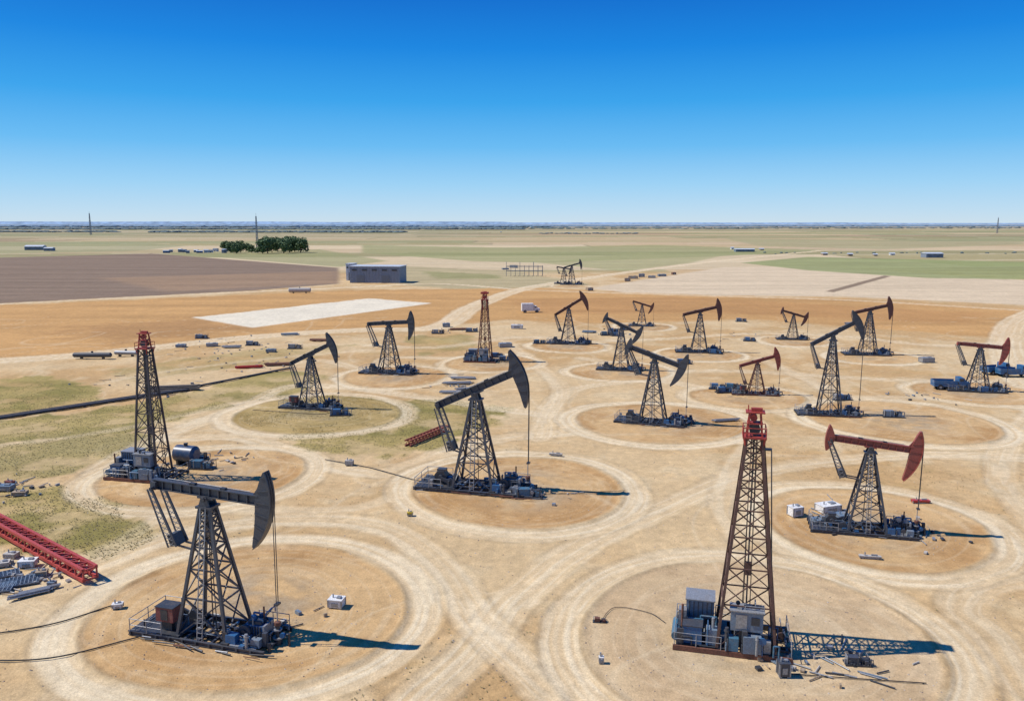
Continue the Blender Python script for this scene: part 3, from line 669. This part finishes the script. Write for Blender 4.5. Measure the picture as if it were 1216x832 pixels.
def boom(p0,p1,w_,matl,label,name='truss_boom',hh=None,ch=.15,nb_=1.0,z0=.1,br=.08):
    a,L_,ang=seg(p0,p1); mb=MB(); k=w_/2; hh=(hh or w_)+z0-.1
    for y_ in(-k,k):
        for z in(z0,hh): mb.beam((0,y_,z),(L_,y_,z),ch,ch,0)
    nseg=max(4,int(L_/w_*nb_)); 
    for i in range(nseg):
        x0=L_*i/nseg;x1=L_*(i+1)/nseg
        for y_ in(-k,k): mb.beam((x0,y_,z0),(x1,y_,hh),br,br,0); mb.beam((x1,y_,z0),(x1,y_,hh),br,br,0)
        mb.beam((x0,-k,hh),(x1,k,hh),br,br,0); mb.beam((x1,-k,hh),(x1,k,hh),br,br,0); mb.beam((x1,-k,z0),(x1,k,z0),br,br,0)
    if z0>.15:
        for q in(.2,.5,.8): mb.box((L_*q,0,z0/2),(.3,w_*1.4,z0),0)
    return thing(name,label,'lattice boom',(a.x,a.y,0),ang,1,None,mb.mesh(name,[matl]))
def grate(px,py,l,w_,rz,label):
    x,y=gp(px,py); mb=MB(); mb.box((0,0,.1),(l,w_,.06),1)
    for i in range(int(l/.3)+1): mb.box((-l/2+i*.3,0,.2),(.06,w_,.14),0)
    for i in range(int(w_/.3)+1): mb.box((0,-w_/2+i*.3,.205),(l,.06,.12),0)
    return thing('steel_grating',label,'grating',(x,y,0),rz,1,'dark grated panels on the sand',mb.mesh('steel_grating',[M_slate,M_black]))
def pipeline(p0,p1,n_,r,label):
    a,L_,ang=seg(p0,p1); mb=MB()
    for i in range(n_): mb.cyl((0,(i-(n_-1)/2)*r*2.6,r+.12),(L_,(i-(n_-1)/2)*r*2.6,r+.12),r,i%2,8)
    q=2
    while q<L_: mb.box((q,0,.06),(.25,n_*r*3,.12),1); mb.cyl((q+1,0,r+.12),(q+1.2,0,r+.12),r*1.3,0,8); q+=4.5
    return thing('pipeline',label,'pipeline',(a.x,a.y,0),ang,1,None,mb.mesh('pipeline',[M_black,M_pipe]))
M_pipe=mat('dusty_pipe',(0.10,0.085,0.075),0.7,dirt=.6)
def truck(px,py,matl,label,rz=0.2,sc=1.0,boxy=False):
    x,y=gp(px,py); e=thing('parked_truck',label,'truck',(x,y,0),rz,sc,'trucks parked on the oilfield')
    mb=MB(); mb.box((0,0,.75),(5.6,1.9,.35),0)
    mb.prism([(1.0,.9),(2.8,.9),(2.75,1.35),(2.1,1.45),(1.75,2.1),(1.0,2.1)],-.95,.95,0)
    part(e,'cab',mb.mesh('cab',[matl]))
    mb=MB()
    if boxy: mb.box((-1.0,0,1.9),(3.6,2.1,1.9),0)
    else:
        mb.box((-1,0,1.0),(3.5,1.8,.1),0)
        for s_ in(-1,1): mb.box((-1,s_*.92,1.3),(3.6,.08,.6),0)
        mb.box((-2.8,0,1.3),(.08,1.8,.6),0)
    part(e,'cargo_bed',mb.mesh('cargo_bed',[M_white if boxy else matl]))
    mb=MB(); mb.prism([(1.79,2.0),(2.14,1.5),(2.17,1.52),(1.82,2.03)],-.8,.8,0)
    for s_ in(-1,1): mb.box((1.4,s_*.955,1.75),(.6,.02,.4),0)
    part(e,'windscreen',mb.mesh('windscreen',[M_glass]))
    mb=MB(); mb.cyl((0,-.15,0),(0,.15,0),.45,0,14); mb.cyl((0,-.17,0),(0,.17,0),.2,1,10); wm_=mb.mesh('wheel',[M_cable,M_grey])
    for wx in(-1.8,1.9):
        for wy in(-.9,.9): part(e,'wheel',wm_,(wx,wy,.45))
    return e
def skidunit(px,py,label,c=M_blue,rz=-.2,sc=1,n=18):
    x,y=gp(px,py); mb=MB(); rnd=random.Random(int(px*7+py)); mb.box((0,0,.15),(4.2,1.8,.2),1); mb.box((-.7,0,.85),(1.6,1.2,1.1),0); mb.cyl((.5,0,.85),(1.7,0,.85),.42,1,12); mb.box((-1.75,0,.9),(.15,1.2,1.2),2); mb.box((1.3,-.5,.6),(.6,.5,.6),0)
    clutter(mb,-2,2,-.9,.9,.25,1.5,n,[0,1,0,2,3],rnd)
    return thing('pump_skid',label,'machinery',(x,y,0),rz,sc,'small machinery skids',mb.mesh('pump_skid',[c,M_black,M_grey,M_dark]))
def tank(px,py,L_,r,matl,label,rz=0.1):
    x,y=gp(px,py); mb=MB(); mb.cyl((-L_/2,0,r+.35),(L_/2,0,r+.35),r,0,16); mb.cyl((L_/2,0,r+.35),(L_/2+.25,0,r+.35),r,0,16,r*.6); mb.cyl((-L_/2-.25,0,r+.35),(-L_/2,0,r+.35),r*.6,0,16,r)
    for a in(-.3,.3): mb.box((a*L_,0,.35),(.3,r*1.6,.7),1)
    mb.cyl((0,0,2*r+.3),(0,0,2*r+.65),.25,1,10)
    return thing('storage_tank',label,'tank',(x,y,0),rz,1,'horizontal storage tanks',mb.mesh('storage_tank',[matl,M_black]))
def cable(pts,label,r=.05):
    Q=catmull([gp(*p) for p in pts],8); mb=MB()
    for i in range(len(Q)-1):
        mb.cyl((Q[i][0],Q[i][1],.09),(Q[i+1][0],Q[i+1][1],.09),r,0,6)
    return thing('power_cable',label,'cable',(0,0,0),0,1,'cables lying on the sand',mb.mesh('power_cable',[M_cable]))
# near-left yard
boom((-20,620),(108,692),1.1,M_boom,'long red lattice boom raised on blocks over sand',hh=1.0,ch=.26,nb_=.8,z0=.4,br=.12)
boom((-30,606),(40,640),.6,M_boom,'short red lattice boom beside a longer one',hh=.5,ch=.14)
grate(22,692,3.2,1.9,.45,'dark slate grated panel lying beside a red boom'); grate(-8,700,3.0,2.0,.3,'slate grated panel lying on the sand'); grate(4,684,2.4,1.2,.6,'small dark grated panel near pale crates')
pipes(40,706,9,3,.08,M_grey,'small bundle of grey steel pipes on blocks',0.6)
for (a,b_,d,mt,lb) in [(34,672,(1.3,.9,.5),M_white,'pale box on the sand beside a red boom'),(14,662,(1.0,.7,.35),M_concrete,'pale concrete block near a red boom'),(50,684,(.8,.7,.4),M_wood,'small wooden crate near grated panels'),(3,672,(1.1,.8,.3),M_concrete,'flat pale crate near a red boom'),(62,696,(.5,.4,.3),M_slate,'small slate box near grey pipes'),
    (6,582,(1.8,1.0,.5),M_slate,'grey-blue equipment box on dry grass'),(24,588,(1.4,.8,.35),M_wood,'low wooden crate on dry grass'),(12,575,(1.0,.5,.3),M_rbox,'low red-brown box on dry grass'),
    (400,720,(1.1,.85,.6),M_white,'small white equipment box on a sand pad'),(140,722,(.7,.4,.3),M_white,'small white valve box on sand'),(415,552,(.9,.6,.5),M_concrete,'small pale box beside a dirt track'),
    (944,612,(1.2,1.0,.9),M_white,'white crate standing on sand'),(983,607,(2.2,1.4,.7),M_white,'large white crate beside a pumpjack skid'),(1000,618,(1.2,1.2,.6),M_slate,'grey box beside a pumpjack'),(974,622,(1.6,1.0,.5),M_slate,'low slate box near white crates'),
    (1093,597,(1.8,.5,.2),M_redv,'flat red toolbox on the sand pad'),(1033,663,(1.8,.3,.15),M_concrete,'low concrete beam on the sand'),(487,612,(.5,.35,.25),M_yellow,'small yellow box on the sand'),(660,541,(1.6,.3,.2),M_concrete,'pale beam near a dirt track'),
    (714,787,(.25,.25,.35),M_white,'tiny white marker box beside a derrick'),(930,802,(.7,.6,.9),M_dark,'dark control box beside a derrick skid')]:
    crate(a,b_,d,mt,lb,'box','equipment_box',random.uniform(-.4,.4))
skidunit(1018,788,'small dark valve skid beside a derrick',M_dark,-.1,.42,30)
skidunit(712,738,'small rusty valve manifold on sand',M_rust,-.1,.25,14)
boom((484,530),(530,511),.8,mat('rust_red_lattice',(0.26,0.06,0.035),.75,dirt=.6,rust=(.12,.045,.03)),'rust-red lattice section lying by the track',hh=.8,ch=.18)
cable([(-40,758),(60,742),(135,719)],'black cable running over sand to a pumpjack'); cable([(-40,785),(60,782),(165,757)],'black cable running over sand to a skid')
cable([(386,546),(440,556),(500,572),(540,576)],'black cable crossing a dirt track'); cable([(925,800),(1010,806),(1100,812)],'black cable beside derrick',.035); 
cable([(625,590),(640,588),(742,583)],'thin cable beside a pumpjack',.025); cable([(712,740),(730,722),(770,728),(790,740)],'thin hose near a blue engine',.025)
cable([(300,487),(330,489),(380,492),(400,488)],'cable on dry grass',.04)
# mid yard
for a in [(110,426,8,.55,M_dark,'long dark tank on the sand'),(150,423,5,.5,M_grey,'grey horizontal tank on sand'),(356,348,9,1.0,M_concrete,'pale long tank beside a field')]: tank(*a,random.uniform(-.1,.1))
tank(222,551,2.6,1.05,mat('dark_blue_tank',(0.03,0.06,0.12),.4,dirt=.35),'dark blue tank beside a derrick base',-.3)
YARD=[(252,411),(275,413),(300,410),(322,418),(330,434),(350,414),(530,388),(545,392),(560,394),(600,412),(380,405),(240,402),(215,412),(345,398),(520,396),(614,390),(700,395),(880,382),(1100,430),(1010,385),(812,432)]
for i,(a,b_) in enumerate(YARD):
    if i%3==0: crate(a,b_,(random.uniform(1.6,3.4),random.uniform(1.2,1.8),random.uniform(.5,1.1)),random.choice([M_slate,M_white,M_wood,M_grey]),'equipment crate standing on the sand','box','equipment_box',random.uniform(-.3,.3))
    elif i%3==1: pipes(a,b_,9,random.uniform(3,5),.13,random.choice([M_grey,M_rust,M_slate]),'bundle of pipes laid on the sand',random.uniform(-.3,.3))
    else: skidunit(a,b_,'dark blue pump skid on the sand',random.choice([M_blue,M_slate,M_grey]),0,.8)
for a,b_ in [(543,456),(556,463),(540,467),(549,450)]: pipes(a,b_,9,random.uniform(3,5),.1,M_grey,'grey pipes stacked near a track',random.uniform(-.3,.3))
for a,b_ in [(728,394),(720,398),(742,392),(733,399),(870,462),(860,466),(852,462),(1125,460),(812,502),(404,493),(640,408),(1060,495),(890,405),(1000,475),(240,556),(232,546),(600,428),(590,424),(628,590),(1075,630),(480,440),(850,420),(695,408),(1048,420),(1172,466)]: skidunit(a,b_,'blue pump skid beside a pumpjack',random.choice([M_blue,M_teal,M_slate,M_blue]),random.uniform(-.4,.2),.75,24)
for a,b_,m_,l_ in [(1183,444,M_blue,'blue truck parked beside a red-brown pumpjack'),(1203,447,M_blue,'blue truck parked on sand'),(1128,462,M_blue,'blue truck parked by a skid'),(630,371,M_white,'white box truck on the sand track')]:
    truck(a,b_,m_,l_,random.uniform(-.2,.3),1.1,m_ is M_white)
pipes(296,437,8,5,.12,M_redv,'bundle of red pipes on sand',.3); pipes(862,500,6,4,.1,M_grey,'grey pipes by a track',.2)
pipeline((-30,502),(232,462),4,.18,'long low dark pipeline across dry grass')
pipeline((228,461),(345,438),2,.14,'thin low dark pipeline on sand')
pipes(205,464,14,9,.16,M_pipe,'stack of dusty dark pipes beside a pipeline',.2)
mb=MB(); rnd=random.Random(5)
for cx,cy,rr_,n_ in [(270,414,16,60),(310,432,12,30),(25,684,4,40),(50,690,3,20),(20,584,4,25),(1015,790,3,20),(930,792,3,15),(545,392,8,20),(250,548,5,30),(650,588,3,14),(990,612,4,20),(160,450,12,20),(730,396,6,20),(1100,632,4,14),(340,740,3,10),(890,400,10,14),(1090,470,6,14),(548,458,4,25),(200,470,5,15)]:
    g=gp(cx,cy)
    for _ in range(n_):
        x=g[0]+rnd.gauss(0,rr_*.5); y=g[1]+rnd.gauss(0,rr_*.5); k=rnd.random(); z=.03
        if k<.5: mb.box((x,y,z+.1),(rnd.uniform(.15,.6),rnd.uniform(.1,.4),rnd.uniform(.1,.3)),rnd.randrange(5),rnd.random()*3)
        else: a=rnd.random()*3; l=rnd.uniform(.4,2); mb.cyl((x,y,z+.06),(x+l*math.cos(a),y+l*math.sin(a),z+.06),.05,rnd.randrange(5),6)
o=bpy.data.objects.new('scrap_debris',mb.mesh('scrap_debris',[M_grey,M_black,M_wood,M_slate,M_concrete])); COL.objects.link(o); o['kind']='stuff'; o['label']='loose scrap and offcuts lying on the sand'; o['category']='debris'
# background structures
def building(px,py,w_,d_,h,rz,label,wall=M_wall,roof=M_roof,gable=0.0,doors=2,name='warehouse'):
    x,y=gp(px,py); e=thing(name,label,'building',(x,y,0),rz)
    mb=MB(); mb.box((0,d_/2,h/2),(w_,d_,h),0)
    xx=-w_/2+.8
    while xx<w_/2: mb.box((xx,-.06,h/2),(.12,.12,h-.3),0); xx+=1.6
    part(e,'wall',mb.mesh('wall',[wall]))
    mb=MB(); g=gable
    if g>0:
        vs=[(-w_/2-.4,-.5,h+.0),(w_/2+.4,-.5,h),(w_/2+.4,d_/2,h+g),(-w_/2-.4,d_/2,h+g),(w_/2+.4,d_+.5,h),(-w_/2-.4,d_+.5,h)]
        mb.add(vs,[(0,1,2,3),(3,2,4,5),(0,3,5),(1,4,2),(0,5,4,1)],0)
    else: mb.box((0,d_/2,h+.15),(w_+.6,d_+.6,.3),0)
    part(e,'roof',mb.mesh('roof',[roof]))
    for i in range(doors):
        mb=MB(); dw=w_*.16; mb.box((0,0,h*.25),(dw,.1,h*.5),0)
        for j in range(5): mb.box((0,-.07,h*.09*(j+1)),(dw,.05,.06),0)
        part(e,'door',mb.mesh('door',[mat('dark_door',(0.14,0.165,0.20),.5)]),(-w_*.28+i*w_*.5/max(1,doors-1) if doors>1 else 0,-.17,0))
    nw=max(2,int(w_/5)); mb=MB(); mb.box((0,0,0),(w_/nw*.5,.06,h*.1),0); wme=mb.mesh('window',[M_glass])
    for i in range(nw): part(e,'window',wme,(-w_/2+(i+.5)*w_/nw,-.14,h*.8))
    return e
building(445,336,26,14,8.2,-.12,'grey metal warehouse with pale flat roof beside fields')
building(415,333,3.5,8,8.6,-.12,'narrow pale annex next to grey warehouse',M_roof,M_roof,0,1,'annex')
building(1110,306,15,10,3.6,0,'low grey farm shed in distant fields',M_wall,M_roof,1.0)
building(885,299,20,8,2.6,0,'low pale farm building in distant fields',M_slate,M_roof,.9)
building(40,297,20,9,4,0.05,'small blue-grey farmhouse in distant fields',M_slate,M_roof,1.6,2,'farmhouse')
building(57,298,9,7,3,0.05,'small shed near a farmhouse',M_wall,M_roof,1,1,'shed')
for i in range(13):
    building(198+i*6.5+random.uniform(-2,2),301-random.uniform(0,5),random.uniform(3,7),4,random.uniform(2.0,3.4),random.uniform(-.4,.4),random.choice(['white storage cabin at the edge of fields','blue-grey storage cabin at the edge of fields']),random.choice([M_white,M_slate,M_blue]),random.choice([M_roof,M_slate]),.6,1,'storage_cabin')
for a,b_ in [(595,276),(870,296),(905,297),(1010,304),(1040,304),(1060,303),(980,303)]:
    building(a,b_,random.uniform(3,5),4,random.uniform(1.4,2.0),random.uniform(-.2,.2),'small pale shed in distant farmland',random.choice([M_white,M_wall,M_wood]),M_roof,.8,1,'shed')
for a,b_ in [(752,331),(762,329),(774,330),(786,328),(800,326),(745,334),(600,320),(610,318),(700,345)]: crate(a,b_,(random.uniform(2,5),2,random.uniform(.7,1.8)),random.choice([M_slate,M_wood,M_grey,M_rust]),'storage box beside the dirt road','box','equipment_box',random.uniform(-.5,.5))
def mast(px,py,topy,label,w_=1.2):
    x,y=gp(px,py); h=height_at(y,topy); mb=MB(); lattice(mb,w_,w_,w_*.35,w_*.35,0,h*.92,12,w_*.28,w_*.14); mb.cyl((0,0,h*.9),(0,0,h),w_*.12,0,6)
    e=thing('radio_mast',label,'mast',(x,y,0),0); part(e,'mast_tower',mb.mesh('mast_tower',[M_grey]))
    mb=MB()
    for z in(.6,.75): mb.beam((-w_*2,0,h*z),(w_*2,0,h*z),w_*.2,w_*.2,0)
    part(e,'cross_arm',mb.mesh('cross_arm',[M_grey]))
mast(306,300,253,'tall grey lattice mast beside green trees',1.0); mast(108,279,251,'tall grey lattice mast on the plain',1.8); mast(1184,277,257,'grey lattice mast near the horizon',1.6)
x,y=gp(622,328); mb=MB()
for i in range(9): 
    for yy in(0,5): mb.beam((i*2.6-10,yy,0),(i*2.6-10,yy,6 if i%3 else 8),.22,.22,0)
for yy in(0,5):
    for z in(3,5.5): mb.beam((-10,yy,z),(11,yy,z),.22,.22,0)
for i in range(9): mb.beam((i*2.6-10,0,5.5),(i*2.6-10,5,5.5),.22,.22,0)
thing('steel_gantry','grey open steel pipe gantry in dry fields','gantry',(x,y,0),0,1,None,mb.mesh('steel_gantry',[M_grey]))
# trees
def treemesh(seed):
    rnd=random.Random(seed); t=MB(); t.cyl((0,0,0),(.2,0,4.5),.4,0,8,.22)
    for k in range(5):
        a=k*1.3+rnd.random(); t.cyl((.1,0,2.5+k*.4),(2.4*math.cos(a),2.4*math.sin(a),5.5+rnd.random()*2),.18,0,6,.06)
    c=MB(); lumps=[(rnd.uniform(-3.6,3.6),rnd.uniform(-3.2,3.2),rnd.uniform(2.4,8.6),rnd.uniform(1.6,2.6)) for _ in range(17)]
    for lx,ly,lz,lr in lumps:
        for _ in range(75):
            v=Vector((rnd.gauss(0,1),rnd.gauss(0,1),rnd.gauss(0,1))).normalized()*lr*rnd.uniform(.6,1.1); p=Vector((lx,ly,lz))+v
            if p.z<.8: continue
            a=Vector((rnd.gauss(0,1),rnd.gauss(0,1),rnd.gauss(0,1))).normalized(); b_=a.cross(v).normalized(); q=.55
            c.add([p-a*q,p+b_*q,p+a*q,p-b_*q],[(0,1,2,3)],0)
    return t.mesh('trunk',[M_bark]),c.mesh('crown',[M_leaf])
TM=[treemesh(s_) for s_ in(1,2,3)]
tp=[(268,298),(274,300),(281,301),(286,300),(292,299),(299,300),(312,301),(318,301),(323,300),(330,299),(337,301),(344,300),(350,299),(357,300),(285,296),(330,296),(345,296),(318,296),(336,297),(325,298),(352,297)]
for i,(a,b_) in enumerate(tp):
    x,y=gp(a,b_); k=random.randrange(3); e=thing('tree','leafy dark green tree in a clump on the plain','tree',(x,y,0),random.random()*6,random.uniform(1.2,1.6) if a>308 else random.uniform(.8,1.1),'clump of green trees')
    part(e,'trunk',TM[k][0]); part(e,'crown',TM[k][1])
def belt(name,label,items,matl):
    mb=MB()
    for (x,y,r,h) in items:
        n_=7; o=[]
        for z,rr in((0,.8),(.45,1.0),(.8,.7)):
            for k in range(n_): 
                a=6.283*k/n_; q=r*rr*random.uniform(.75,1.2); o.append((x+q*math.cos(a),y+q*math.sin(a),h*z*random.uniform(.85,1.15)))
        o.append((x,y,h)); fs=[]
        for l_ in range(2):
            for k in range(n_): fs.append((l_*n_+k,l_*n_+(k+1)%n_,(l_+1)*n_+(k+1)%n_,(l_+1)*n_+k))
        for k in range(n_): fs.append((2*n_+k,2*n_+(k+1)%n_,3*n_))
        mb.add(o,fs,0)
    o=bpy.data.objects.new(name,mb.mesh(name,[matl])); COL.objects.link(o); o['kind']='stuff'; o['label']=label; o['category']='woods'
M_w1=mat('wood_near_haze_tint',(0.13,0.17,0.165),.9,dirt=.4,rust=(0.10,0.135,0.14),scale=.05); M_w2=mat('wood_far_haze_tint',(0.16,0.24,0.31),.95,dirt=.3,rust=(0.13,0.20,0.27),scale=.01)  # aerial haze is put into both woods' base colours as blue
it=[]
def row(x0,x1,py,n_,jit,r,h):
    for i in range(n_):
        px=random.uniform(x0,x1); g=gp(px,py+random.uniform(-jit,jit)); it.append((g[0],g[1],r*random.uniform(.6,1.5),h*random.uniform(.5,1.3)))
row(-60,620,271.8,1500,.9,16,7); row(180,480,275.8,420,.5,10,5); row(-60,140,275.5,200,.4,10,5); row(600,900,271,260,.9,14,5); row(900,1260,270.8,200,.8,14,5)
row(640,760,277.5,50,.3,5,3); row(880,1216,301,20,1,1.4,1.5)
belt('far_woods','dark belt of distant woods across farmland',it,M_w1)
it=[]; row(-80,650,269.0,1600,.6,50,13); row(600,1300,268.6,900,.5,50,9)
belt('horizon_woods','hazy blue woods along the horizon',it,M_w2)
mb=MB(); vs=[];fs=[]
for i in range(201):
    x=-26000+i*260; h=34+26*float(vn(np.array([i/9.0]),np.array([0.0]),3)[0])+ (22 if x<0 else 0)
    vs+=[(x,23000,-5),(x,23200,h)]
for i in range(200): fs.append((2*i,2*i+2,2*i+3,2*i+1))
mb.add(vs,fs,0); o=bpy.data.objects.new('hills',mb.mesh('hills',[mat('hazy_hill',(0.24,0.35,0.48),1,dirt=.1,scale=.001)])); COL.objects.link(o); o['kind']='structure'  # hill colour carries painted haze blue
